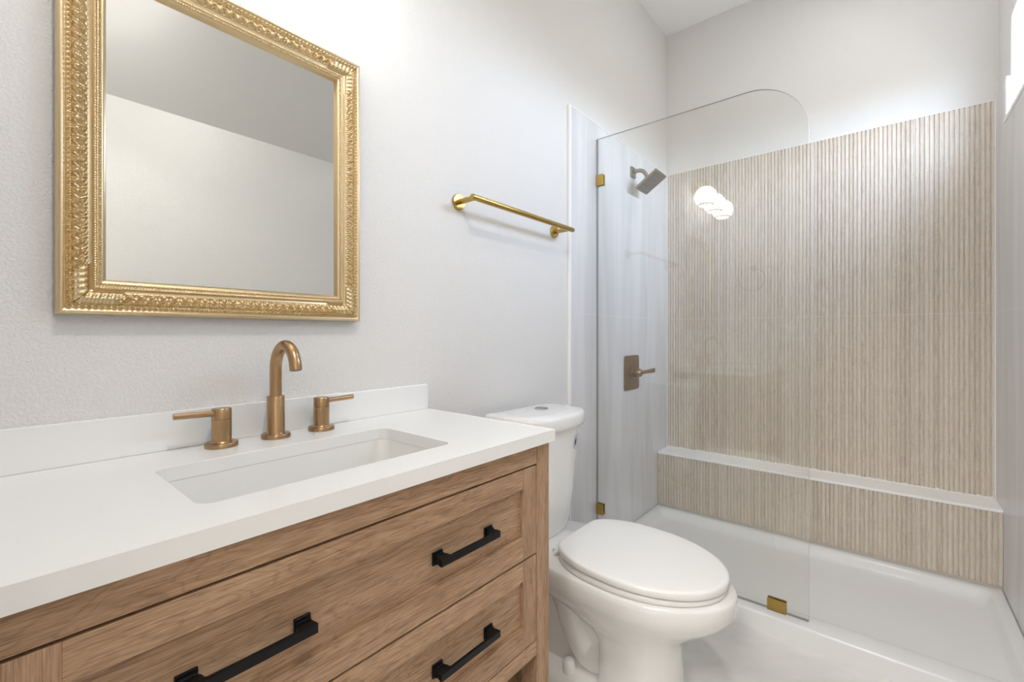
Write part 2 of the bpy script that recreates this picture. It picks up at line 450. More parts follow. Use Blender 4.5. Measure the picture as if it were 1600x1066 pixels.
struct('ceiling', b, M['slope'])
# hall beyond the doorway
b = bmesh.new(); box(b, -.1, 0, -2.6, -.17, 0, 2.5); struct('wall_hall_left', b, M['wall'])
struct('wall_hall_right', mkbox(1.9, 2.0, -2.6, -.17, 0, 2.5), M['wall'])
struct('wall_hall_end', mkbox(-.1, 2.0, -2.7, -2.6, 0, 2.5), M['wall'])
struct('wall_hall_front', mkbox(XR + .16, 2.0, -.17, -.06, 0, 2.5), M['wall'])
struct('ceiling', mkbox(-.1, 2.0, -2.6, -.17, 2.4, 2.5), M['ceil'])
b = bmesh.new()
for x0, x1 in ((.68, .74), (XR + .011, XR + .012)):
    if x1 - x0 > .01: box(b, x0, x1, YF, YF + .014, 0, 2.1, .003)
box(b, .68, XR - .005, YF, YF + .014, 2.04, 2.10, .003)
struct('trim_4', b, M['trimw'])

# smooth wall tile
struct('wall_shower_left', mkbox(0, .01, YT, YB, 0, ZTILE), M['walltile'])
b = bmesh.new()
for (p, q, s, t) in ((WY1 + .03, YB, 0, ZTILE), (YT, WY1 + .03, 0, WZ0 - .012)):
    box(b, XR, XR + .01, p, q, s, t)
struct('wall_shower_right', b, M['walltile'])
# edge trims
b = bmesh.new(); box(b, 0, .0135, YT - .009, YT + .002, 0, ZTILE + .004, .0015); box(b, 0, .0115, YT, YB - .01, ZTILE, ZTILE + .004, .001)
struct('trim_1', b, M['trimw'])
b = bmesh.new()
box(b, XR - .002, XR + .012, WY1, WY1 + .03, WZ0 - .002, ZTILE + .004, .002)
box(b, XR - .004, XR + .03, WY0 - .03, WY1 + .034, WZ0 - .014, WZ0 + .002, .002)
struct('trim_2', b, M['trimw'])

# fluted tile: raised slats, narrow grooves, grouted joints
def fluted(name, yf, z0, z1, zj):
    b = bmesh.new()
    bands = [(z0, z1)] if zj is None else [(z0, zj - .001), (zj + .001, z1)]
    k0 = math.floor((.01 - 1.165) / PITCH)
    k = k0
    while 1.165 + k * PITCH < XR - .001:
        a = 1.165 + k * PITCH; e = a + PITCH; g = .0027
        joint = (k % 24 == 0)
        x0 = max(a + g * .7, .0105); x1 = min(e - g * .7, XR - .0005)
        if x1 - x0 > .002:
            for s, t in bands:
                prof = [(x0, yf + .0050), (x0 + .0006, yf + .0008), (x0 + .0016, yf), (x1 - .0016, yf), (x1 - .0006, yf + .0008), (x1, yf + .0050)]
                loft(b, [[(x, y, s) for x, y in prof], [(x, y, t) for x, y in prof]], False, False, closed=False)
                loft(b, [[(x, yf + .0050, s), (x, yf + .0050, t)] for x in (x0, max(x0 - 2 * g * .7, .01))], False, False, closed=False)
                b.faces.new([b.verts.new(p) for p in ((x0, yf, t), (x1, yf, t), (x1, yf + .012, t), (x0, yf + .012, t))])
        if joint and .01 < a < XR: box(b, a - .0016, a + .0016, yf + .0006, yf + .006, z0, z1, mi=1)
        k += 1
    if zj is not None: box(b, .0105, XR - .0005, yf + .0012, yf + .006, zj - .0013, zj + .0013, mi=1)
    box(b, .01, XR, yf + .0051, yf + .0095, z0, z1)
    for f in b.faces: f.normal_update()
    return struct(name, b, [M['fluted'], M['grout']])
fluted('wall_shower_back', YB, .386, ZTILE, 1.179)
struct('wall_ledge', mkbox(.01, XR, YLEDGE + .0095, YB + .01, .0, .372), M['grout'])
fluted('wall_ledge_front', YLEDGE, .080, .3745, None)
b = bmesh.new(); box(b, .01, XR, YLEDGE - .003, YB + .004, .374, .386, .002)
struct('trim_3', b, M['trimw'])
b = bmesh.new()
box(b, .0102, XR - .0002, YB + .0005, YB + .012, ZTILE, ZTILE + .004, .001)
box(b, .01, .0135, YB - .002, YB + .004, .386, ZTILE); box(b, XR - .0035, XR, YB - .002, YB + .004, .386, ZTILE)
# irregular caulk bead where the flutes meet the ledge
random.seed(4)
for i in range(118):
    x = .016 + i * .012
    if x > XR - .01: break
    h = .003 + random.random() * .006
    box(b, x - .0065, x + .0065, YB - .003, YB + .003, .385, .386 + h, .0012, 1)
struct('trim_5', b, M['caulk'])

# window in the right wall
win = link('window_1', bmesh.new(), M['vinyl']); bpy.data.objects.remove(win)
b = bmesh.new(); xw = XR + .10
for (p, q, s, t) in ((WY0, WY0 + .035, WZ0, WZ1), (WY1 - .035, WY1, WZ0, WZ1), (WY0, WY1, WZ0, WZ0 + .035), (WY0, WY1, WZ1 - .035, WZ1)):
    box(b, xw, xw + .05, p, q, s, t, .003)
box(b, xw + .01, xw + .04, (WY0 + WY1) / 2 - .015, (WY0 + WY1) / 2 + .015, WZ0 + .03, WZ1 - .03, .003)
wf = struct('window_1', b, M['vinyl'])
struct('pane', mkbox(xw + .02, xw + .026, WY0 + .03, WY1 - .03, WZ0 + .03, WZ1 - .03), M['pane'], parent=wf)
# white lining of the opening
b = bmesh.new()
box(b, XR + .012, xw, WY0, WY0 + .004, WZ0, WZ1); box(b, XR + .012, xw, WY1 - .004, WY1, WZ0, WZ1)
box(b, XR + .012, xw, WY0, WY1, WZ0, WZ0 + .004); box(b, XR + .012, xw, WY0, WY1, WZ1 - .004, WZ1)
struct('trim_6', b, M['trimw'])

# ------------------------------------------------------------------ shower pan
t = thing('shower_pan', 'low white shower pan with raised rim filling the alcove floor', 'shower pan', (.716, 2.2, 0))
b = bmesh.new()
def ring(x0, x1, y0, y1, r, z): return [(x, y, z) for x, y in rrect(x0, x1, y0, y1, r)]
X0, X1, Y0, Y1 = .0105, XR - .0005, YPAN, YLEDGE + .008
S = [ring(X0, X1, Y0, Y1, .004, 0), ring(X0, X1, Y0, Y1, .004, .060), ring(X0 + .002, X1 - .002, Y0 + .002, Y1 - .002, .004, .066),
     ring(X0 + .008, X1 - .008, Y0 + .008, Y1 - .006, .006, .0685),
     ring(X0 + .034, X1 - .034, Y0 + .085, Y1 - .040, .03, .0685), ring(X0 + .040, X1 - .040, Y0 + .092, Y1 - .046, .034, .066),
     ring(X0 + .048, X1 - .048, Y0 + .102, Y1 - .056, .04, .054), ring(X0 + .056, X1 - .056, Y0 + .112, Y1 - .066, .045, .040),
     ring(X0 + .066, X1 - .066, Y0 + .124, Y1 - .078, .05, .031), ring(X0 + .085, X1 - .085, Y0 + .145, Y1 - .098, .055, .027),
     ring(.22, 1.0, 2.08, 2.40, .10, .022)]
loft(b, S)
link('tray', b, M['acrylic'], t, smooth=50)
b = bmesh.new(); lathe(b, [(.0, .022), (.045, .022), (.05, .024), (.048, .027), (.0, .027)], (.30, 2.24, 0))
for k in range(8):
    a = k * PI / 4; box(b, 0.30 + .03 * math.cos(a) - .004, 0.30 + .03 * math.cos(a) + .004, 2.24 + .03 * math.sin(a) - .004, 2.24 + .03 * math.sin(a) + .004, .0268, .0274)
link('drain', b, M['chrome'], t, smooth=40, label='round chrome drain')

# ------------------------------------------------------------------ glass screen
YG = 1.885
t = thing('shower_screen', 'fixed clear glass shower screen with rounded top corner standing on pan rim', 'shower screen', (.43, YG, .0685))
def screen_outline(ins=0):
    r = .20; x1 = .855 - ins; z1 = 2.012 - ins; x0 = .0135 + ins; z0 = .0725 + ins
    o = [(x0, z0), (x1, z0)]
    for k in range(33):
        a = math.radians(90 * k / 32); o.append((x1 - r + r * math.cos(a), z1 - r + r * math.sin(a)))
    o.append((x0, z1)); return o
b = bmesh.new()
o = screen_outline(); th = .0095
fr = [b.verts.new((x, YG, z)) for x, z in o]; bk = [b.verts.new((x, YG + th, z)) for x, z in o]
b.faces.new(fr).material_index = 0; b.faces.new(bk[::-1]).material_index = 0
for i in range(len(o)):
    j = (i + 1) % len(o); b.faces.new((fr[i], bk[i], bk[j], fr[j])).material_index = 1
link('glass_panel', b, [M['glass'], M['glassedge']], t)
b = bmesh.new(); box(b, .010, .0145, YG - .001, YG + th + .001, .0725, 2.012, .0008); box(b, .012, .854, YG + .001, YG + th - .001, .0685, .0735)
link('seal', b, M['silicone'], t)
def wall_clamp(z):
    b = bmesh.new()
    box(b, .0102, .048, YG - .006, YG - .0002, z - .026, z + .026, .0015); box(b, .0102, .048, YG + th + .0002, YG + th + .006, z - .026, z + .026, .0015)
    box(b, .0102, .0135, YG - .006, YG + th + .006, z - .026, z + .026, .001)
    link('clamp', b, M['gold'], t, label='brushed gold clamp')
wall_clamp(1.815); wall_clamp(.263)
b = bmesh.new()
box(b, .725, .786, YG - .006, YG - .0002, .0686, .112, .0015); box(b, .725, .786, YG + th + .0002, YG + th + .006, .0686, .112, .0015)
box(b, .725, .786, YG - .006, YG + th + .006, .0686, .0724, .001)
link('clamp', b, M['gold'], t, label='brushed gold clamp')

# ------------------------------------------------------------------ shower head and valve
t = thing('showerhead', 'square bronze shower head on short curved arm high on tiled wall', 'shower head', (.01, 2.276, 1.963))
b = bmesh.new(); prism(b, rrect(2.276 - .028, 2.276 + .028, 1.963 - .028, 1.963 + .028, .006), .0102, .018, axes=(1, 2, 0), bev=.001)
link('flange', b, M['satin'], t, smooth=40)
A = Vector((.04, 0, 1.963)); hc = Vector((.112, 2.276, 1.893))
nrm = Vector((math.sin(math.radians(33)), 0, -math.cos(math.radians(33))))  # faces down and into the shower
top = hc - nrm * .034
pts = [(.012, 2.276, 1.963)]
P0, P1, P2 = Vector((.03, 2.276, 1.966)), Vector((.075, 2.276, 1.972)), top
for k in range(13):
    s = k / 12; pts.append(P0 * (1 - s) ** 2 + P1 * 2 * s * (1 - s) + P2 * s * s)
b = bmesh.new(); tube(b, pts, .0105, 20); link('arm', b, M['satin'], t, smooth=50)
uy = Vector((0, 1, 0)); ux = nrm.cross(uy).normalized()
def local(o3, a, c, d): return hc + ux * a + uy * c + nrm * d
b = bmesh.new()
loft(b, [[local(0, x, y, d) for x, y in rrect(-q, q, -q, q, .004, 3)] for q, d in ((.016, -.012), (.018, -.006), (.066, -.003), (.068, -.001), (.068, .008), (.066, .010))])
lathe(b, [(.012, -.036), (.017, -.034), (.018, -.022), (.014, -.012)], hc, nrm, 24)
hd = link('head', b, M['satin'], t, smooth=35)
b = bmesh.new()
for i in range(9):
    for j in range(9):
        c = local(0, -.054 + i * .0135, -.054 + j * .0135, .010)
        lathe(b, [(.0030, -.001), (.0026, .0018)], c, nrm, 8)
for i in range(6):
    a = -.05 + i * .02
    t2 = bmesh.new(); loft(t2, [[local(0, a + p, y, d) for p, d in ((-.0014, .0095), (.0014, .0095), (.0014, .0112), (-.0014, .0112))] for y in (-.06, .06)]); merge(b, t2)
link('nozzle_plate', b, M['rubber'], hd, label='grey rubber spray nozzles')

t = thing('shower_valve', 'square bronze shower valve plate with lever on tiled wall', 'valve', (.01, 2.26, .88))
b = bmesh.new(); prism(b, rrect(2.26 - .088, 2.26 + .088, .882 - .092, .882 + .092, .016), .0102, .017, axes=(1, 2, 0), bev=.002)
link('plate', b, M['bronze2'], t, smooth=40)
b = bmesh.new(); lathe(b, [(.030, .016), (.030, .028), (.026, .030), (.026, .050), (.022, .052), (.020, .066), (.014, .072)], (0, 2.26, .882), (1, 0, 0), 32)
link('stem', b, M['bronze2'], t, smooth=40)
b = bmesh.new()
secs = []
for s, hw, th2 in ((-.010, .010, .009), (.0, .012, .010), (.03, .010, .007), (.06, .011, .006), (.090, .013, .006), (.094, .012, .004)):
    c = Vector((.066 + s * .42, 2.262 + s * .92, .884 + s * .10))
    secs.append([c + Vector((th2 * math.cos(a) * .8, -th2 * math.cos(a) * .35, hw * math.sin(a))) for a in [2 * PI * k / 16 for k in range(16)]])
loft(b, secs); link('lever', b, M['bronze2'], t, smooth=50)

# ------------------------------------------------------------------ mirror
def build_mirror():
    y0, y1, z0, z1 = .082, .633, 1.120, 1.778
    t = thing('wall_mirror', 'large mirror in ornate gold carved frame hanging above the sink', 'mirror', (0, (y0 + y1) / 2, z0))
    prof = [(0, .000), (0, .018), (.0010, .024), (.0030, .0275), (.0055, .0290), (.0080, .0280), (.0095, .0262),
            (.0105, .0262), (.0120, .0290), (.0135, .0302), (.0150, .0290), (.0162, .0262), (.0172, .0262), (.0180, .0272), (.0188, .0262)]
    n = 20
    for i in range(n + 1):      # carved band, gently hollow
        u = i / n; prof.append((.0196 + u * .0190, .0258 + .0030 * math.sin(PI * u) - .003 * u))
    prof += [(.0395, .0212), (.0440, .0200), (.0450, .0232), (.0462, .0246), (.0476, .0250), (.0490, .0242), (.0500, .0222), (.0510, .0216),
             (.0520, .0218), (.0530, .0228), (.0540, .0232), (.0550, .0226), (.0560, .0206), (.0572, .0202), (.0586, .0196), (.0600, .0170), (.0625, .0130), (.0640, .0080)]
    def env0(u): return math.sin(PI * min(max(u, 0), 1)) ** .4
    def orn(d, s, L):
        e = min(s, L - s)
        if .0105 < d < .0162:      # twisted rope
            k = 1 - abs(d - .0135) / .0028
            return .0024 * k * math.sin(2 * PI * (s / .0085 + (d - .0135) / .0075))
        if .0165 < d < .0190: return .0010 * math.sin(2 * PI * s / .0044)
        if .0194 < d < .0388:      # acanthus leaves alternating with tongues
            u = (d - .0196) / .019
            x = abs(((s / .0190) % 1.0 - .5) * 2)
            if e < .055:           # corner leaf spreading from the mitre
                return .0036 * env0(u) * (.5 + .5 * math.sin(2 * PI * (e / .011 + u * 1.2))) * (.75 + .25 * math.sin(19 * u)) + .0012
            wd = .88 * math.sin(PI * (.12 + .80 * u)) ** .7
            h = 0
            if x < wd:             # leaf with midrib and slanting veins
                h = (1 - (x / wd) ** 2) ** .5 * (.62 + .38 * math.cos(2 * PI * (u * 3.2 - x * 1.1))) - .45 * math.exp(-(x / .13) ** 2)
            dart = .75 * math.exp(-((1 - x) / .16) ** 2) * (.4 + .6 * u)
            return .0054 * env0(u) * max(h, dart, 0) - .0014
        if .0462 < d < .0495: return .0008 * math.sin(2 * PI * s / .0048)
        if .0525 < d < .0555: return .0015 * math.sin(2 * PI * s / .0056)
        return 0
    b = bmesh.new()
    H, W = z1 - z0, y1 - y0
    for side in range(4):
        L = W if side % 2 == 0 else H
        m = int(L / .0012)
        rows = []
        for i in range(m + 1):
            tt = i / m; row = []
            for d, h in prof:
                dd = d * (1.0 if side % 2 else 1.06)
                dl = d
                s = dl + (L - 2 * dl) * tt
                hh = h + (orn(d, tt * L, L) if 0 < i < m else 0)
                if side == 0: p = (hh, y0 + s, z0 + d)
                elif side == 1: p = (hh, y1 - d, z0 + s)
                elif side == 2: p = (hh, y1 - s, z1 - d)
                else: p = (hh, y0 + d, z1 - s)
                row.append(b.verts.new(p))
            rows.append(row)
        for r0, r1 in zip(rows, rows[1:]):
            for j in range(len(prof) - 1): b.faces.new((r0[j], r0[j + 1], r1[j + 1], r1[j]))
    bmesh.ops.remove_doubles(b, verts=b.verts, dist=1e-6)
    link('frame', b, M['gilt'], t, smooth=60)
    b = bmesh.new(); box(b, .0005, .010, y0 + .061, y1 - .061, z0 + .061, z1 - .061)
    link('mirror_glass', b, M['mirror'], t)
build_mirror()

# ------------------------------------------------------------------ towel bar
t = thing('towel_bar', 'slim brushed gold towel bar on wall between mirror and shower', 'towel bar', (0, 1.27, 1.515))
for y in (1.0, 1.545):
    b = bmesh.new(); lathe(b, [(.026, .0005), (.026, .006), (.0245, .008), (.010, .0085)], (0, y, 1.515), (1, 0, 0), 36)
    lathe(b, [(.0085, .007), (.0085, .083)], (0, y, 1.515), (1, 0, 0), 20)
    link('mount', b, M['gold'], t, smooth=40)
b = bmesh.new(); tube(b, [(.078, .985, 1.515), (.078, .988, 1.515), (.078, 1.567, 1.515), (.078, 1.570, 1.515)], [.0085, .0095, .0095, .0085], 24)
link('bar', b, M['gold'], t, smooth=40)

# ------------------------------------------------------------------ vanity cabinet
VY0, VY1, VX = -.044, .852, .464
t = thing('vanity_cabinet', 'light oak vanity cabinet with two wide drawers and open base', 'cabinet', (.23, .404, 0))
PW = .047
b = bmesh.new()
for y0, y1 in ((VY0, VY0 + PW), (VY1 - PW, VY1)):
    pass
for y0, y1 in ((VY0, VY0 + PW), (VY1 - PW, VY1)):
    for x0, x1 in ((.004, .05), (VX - .045, VX)):
        b = bmesh.new(); box(b, x0, x1, y0, y1, 0, .8405, .0012); link('leg', b, M['wood_z'], t)
b = bmesh.new()
box(b, VX - .022, VX - .0003, VY0 + PW + .0004, VY1 - PW - .0004, .797, .8405, .0008)
link('rail', b, M['wood_y2'], t)
b = bmesh.new()
box(b, VX - .022, VX - .0003, VY0 + PW + .0004, VY1 - PW - .0004, .368, .4005, .0008)
link('rail', b, M['wood_y'], t)
for y0, y1 in ((VY0 + .010, VY0 + .026), (VY1 - .026, VY1 - .010)):
    b = bmesh.new(); box(b, .0502, VX - .0452, y0, y1, .1352, .8405); link('side_panel', b, M['wood_z'], t)
b = bmesh.new(); box(b, .006, .018, VY0 + .0475, VY1 - .0475, .1285, .80); box(b, .0182, VX - .024, VY0 + .027, VY1 - .027, .368, .380)
link('back_panel', b, M['dark'], t)
b = bmesh.new()
box(b, .012, VX - .01, VY0 + .048, VY1 - .048, .11, .128, .001)
for y0, y1 in ((VY0 + .008, VY0 + .03), (VY1 - .03, VY1 - .008)): box(b, .0502, VX - .0452, y0, y1, .10, .135, .001)
link('shelf', b, M['wood_y'], t)

def pull(parent, yc, zc, xf):
    b = bmesh.new()
    # side view (y, x): bar with concave necks flaring to square feet
    L = .076
    out = [(-L, xf + .026), (-L, xf + .020)]
    for k in range(7):
        a = math.radians(90 * k / 6); out.append((-L - .001 + .010 * (1 - math.cos(a)) * .6 + .002, xf + .020 - .014 * math.sin(a)))
    out += [(-L + .0, xf + .004), (-L + .0, xf + .0002), (-L + .021, xf + .0002), (-L + .021, xf + .004)]
    for k in range(7):
        a = math.radians(90 * k / 6); out.append((-L + .017 + .012 * math.sin(a) * .55, xf + .006 + .012 * (1 - math.cos(a)) ))
    right = [(-y, x) for y, x in out[::-1]]
    poly = out + [(-L + .026, xf + .0205)] + [(L - .026, xf + .0205)] + right
    prism(b, [(y + yc, x) for y, x in poly], zc - .0062, zc + .0062, axes=(1, 0, 2))
    for s in (-1, 1):
        y = yc + s * (L - .0105)
        box(b, xf + .0002, xf + .0045, y - .0112, y + .0112, zc - .0115, zc + .0115, .0008)
        box(b, xf + .0045, xf + .010, y - .0095, y + .0095, zc - .0088, zc + .0088, .0015)
    return link('handle', b, M['black'], parent, label='matte black bar pull')

def drawer(z0, z1, wm):
    ya, yb = VY0 + PW + .003, VY1 - PW - .003
    st = .0455; rl = .047
    b = bmesh.new()
    # slot 0: long grain (rails and panel), slot 1: upright grain (stiles)
    box(b, VX - .020, VX, ya, ya + st, z0, z1, .0008, mi=1); box(b, VX - .020, VX, yb - st, yb, z0, z1, .0008, mi=1)
    box(b, VX - .020, VX - .0002, ya + st, yb - st, z1 - rl + .004, z1, .0006, mi=0); box(b, VX - .020, VX - .0002, ya + st, yb - st, z0, z0 + rl, .0006, mi=0)
    box(b, VX - .016, VX - .0085, ya + st - .002, yb - st + .002, z0 + rl - .002, z1 - rl + .006, mi=2)
    # little chamfer round the panel
    yi0, yi1, zi0, zi1 = ya + st, yb - st, z0 + rl, z1 - rl + .004
    d = link('drawer', b, [wm, M['wood_z'], M['wood_y2']], t)
    b = bmesh.new(); box(b, .03, VX - .0205, ya + .012, yb - .012, z0 + .012, min(z1 - .03, .69))
    link('drawer_box', b, M['dark'], d)
    for yc in (.217, .586): pull(d, yc, (z0 + z1) / 2 - .003, VX - .0085)
    return d
drawer(.5985, .7935, M['wood_y'])
drawer(.4035, .5945, M['wood_y2'])

# ------------------------------------------------------------------ countertop, backsplash, sink
CY0, CY1, CX, CZ0, CZ1 = -.050, .857, .478, .841, .866
def ringed_slab(bm, outer, inner, z0, z1, bev=.0015):
    n = len(outer)
    def lev(poly, z): return [bm.verts.new((x, y, z)) for x, y in poly]
    seq = [lev(outer, z0), lev(outer, z1 - bev), lev([(x - (bev if x > .2 else 0), y + (bev if y < .2 else -bev)) for x, y in outer], z1)]
    inn = [lev([(x, y) for x, y in inner], z1), lev(inner, z0)]
    allr = seq + inn
    for a, c in zip(allr + [None], allr[1:] + [None]):
        if c is None: continue
        for i in range(n):
            j = (i + 1) % n; bm.faces.new((a[i], a[j], c[j], c[i]))
    a, c = allr[-1], allr[0]
    for i in range(n):
        j = (i + 1) % n; bm.faces.new((a[i], a[j], c[j], c[i]))
SX0, SX1, SY0, SY1 = .150, .389, .183, .619
inner = rrect(SX0, SX1, SY0, SY1, .022, 8)
def ray_rect(p, x0, x1, y0, y1, cx, cy):
    dx, dy = p[0] - cx, p[1] - cy
    k = 1e9
    if dx > 0: k = min(k, (x1 - cx) / dx)
    if dx < 0: k = min(k, (x0 - cx) / dx)
    if dy > 0: k = min(k, (y1 - cy) / dy)
    if dy < 0: k = min(k, (y0 - cy) / dy)
    return (cx + dx * k, cy + dy * k)
b = bmesh.new()
# slab as a frame of four boxes' worth of faces around the rounded cut-out
inner_z = inner
corner_pts = [(CX, CY1), (.0005, CY1), (.0005, CY0), (CX, CY0)]
quads = [0, 9, 18, 27]          # start index of each rounded corner in `inner`
def poly_face(pts, z, bm): return bm.faces.new([bm.verts.new((x, y, z)) for x, y in pts])
for z in (CZ1, CZ0):
    for q in range(4):
        arc = inner[q * 9:(q + 1) * 9]
        # triangle fan from outer corner to the arc
        cp = corner_pts[q]
        for i in range(8): poly_face([cp, arc[i], arc[i + 1]], z, b)
        nxt = corner_pts[(q + 1) % 4]; poly_face([cp, arc[8], inner[((q + 1) % 4) * 9], nxt], z, b)
for poly in (corner_pts, inner):
    for i in range(len(poly)):
        j = (i + 1) % len(poly)
        b.faces.new([b.verts.new(p) for p in ((*poly[i], CZ0), (*poly[j], CZ0), (*poly[j], CZ1), (*poly[i], CZ1))])
bmesh.ops.remove_doubles(b, verts=b.verts, dist=1e-6)
es = [e for e in b.edges if len(e.link_faces) == 2 and all(abs(v.co.z - CZ1) < 1e-6 for v in e.verts) and abs(e.link_faces[0].normal.z - e.link_faces[1].normal.z) > -1
      and {round(abs(f.normal.z)) for f in e.link_faces} != {1}]
for f in b.faces: f.normal_update()
es = [e for e in b.edges if len(e.link_faces) == 2 and all(abs(v.co.z - CZ1) < 1e-6 for v in e.verts) and len([f for f in e.link_faces if abs(f.normal.z) < .5]) == 1]
bmesh.ops.bevel(b, geom=es, offset=.0014, segments=2, profile=.5, affect='EDGES')
link('countertop', b, M['quartz'], origin=(.24, .4, CZ0), label='white quartz countertop with sink cut-out on oak vanity', category='countertop')
b = bmesh.new(); box(b, .0005, .0175, CY0, .862, CZ1 + .0002, .9385, .0012)
link('backsplash', b, M['quartz'], origin=(.009, .4, CZ1), label='low white quartz backsplash strip along wall behind faucet', category='backsplash')

t = thing('sink', 'rectangular white undermount sink set into the quartz countertop', 'sink', (.27, .401, .70))
b = bmesh.new()
def sr(dx, dy, r, z, shift=0): return [(x, y, z) for x, y in rrect(SX0 - .0008 + dx, SX1 + .0008 - dx, SY0 - .0008 + dy, SY1 + .0008 - dy, r)]
S = [sr(-.014, -.014, .03, CZ0 - .0005), sr(0, 0, .026, CZ0 - .0005), sr(.001, .001, .026, CZ0 - .004), sr(.004, .006, .03, .79), sr(.008, .014, .034, .755),
     sr(.018, .028, .04, .735), sr(.035, .05, .045, .727), sr(.075, .15, .03, .722)]
loft(b, S, cap0=False, cap1=True)
S2 = [sr(-.014, -.014, .03, CZ0 - .0005), sr(-.014, -.014, .03, CZ0 - .010), sr(-.006, -.004, .03, CZ0 - .014), sr(-.002, .004, .03, .76), sr(.012, .02, .04, .722), sr(.05, .1, .03, .712)]
loft(b, S2, cap0=False, cap1=True)
link('basin', b, M['basin'], t, smooth=50)
b = bmesh.new(); lathe(b, [(.022, .7215), (.022, .724), (.020, .7255), (.017, .724), (.015, .730), (0, .731)], (.27, .401, 0), n=32)
link('drain', b, M['bronze'], t, smooth=40, label='round bronze drain')

# ------------------------------------------------------------------ faucet
t = thing('widespread_faucet', 'bronze widespread faucet with high arc spout and two lever handles', 'faucet', (.06, .411, CZ1))
zc = CZ1 + .0003
b = bmesh.new()
lathe(b, [(.0285, zc), (.0285, zc + .007), (.0275, zc + .0085), (.019, zc + .0088), (.0175, zc + .012), (.0172, .954), (.0166, .955), (.0122, .9552)], (.06, .411, 0), n=44)
sp = link('spout_base', b, M['bronze'], t, smooth=35)
pts = [(.06, .411, .952), (.06, .411, .98), (.06, .411, 1.010)]
R = .047
for k in range(1, 25):
    a = math.radians(172 * k / 24); pts.append((.06 + R - R * math.cos(a), .411, 1.013 + R * math.sin(a) * 1.06))
dv = Vector(pts[-1]) - Vector(pts[-2]); pts.append(tuple(Vector(pts[-1]) + dv.normalized() * .006))
b = bmesh.new(); tube(b, pts, .0118, 28)
e = Vector(pts[-1]); dn = dv.normalized()
link('spout', b, M['bronze'], t, smooth=45)
b = bmesh.new(); lathe(b, [(.0095, 0), (.0090, .0012)], e, dn, 24); link('aerator', b, M['rubber'], t)
def fhandle(y, sgn):
    b = bmesh.new()
    lathe(b, [(.0285, zc), (.0285, zc + .007), (.0275, zc + .0085), (.019, zc + .0088), (.0172, zc + .011), (.0172, .9195), (.0168, .9200)], (.06, y, 0), n=40)
    base = link('valve_body', b, M['bronze'], t, smooth=35)
    b = bmesh.new()
    lathe(b, [(.0166, .9203), (.0172, .9210), (.0172, .9395), (.0162, .9410), (0, .9411)], (.06, y, 0), n=40)
    tube(b, [(.062, y + sgn * .010, .9325), (.062, y + sgn * .078, .9345), (.062, y + sgn * .079, .9345)], [.0058, .0058, .0048], 20)
    link('handle', b, M['bronze'], t, smooth=35)
fhandle(.309, -1); fhandle(.512, 1)

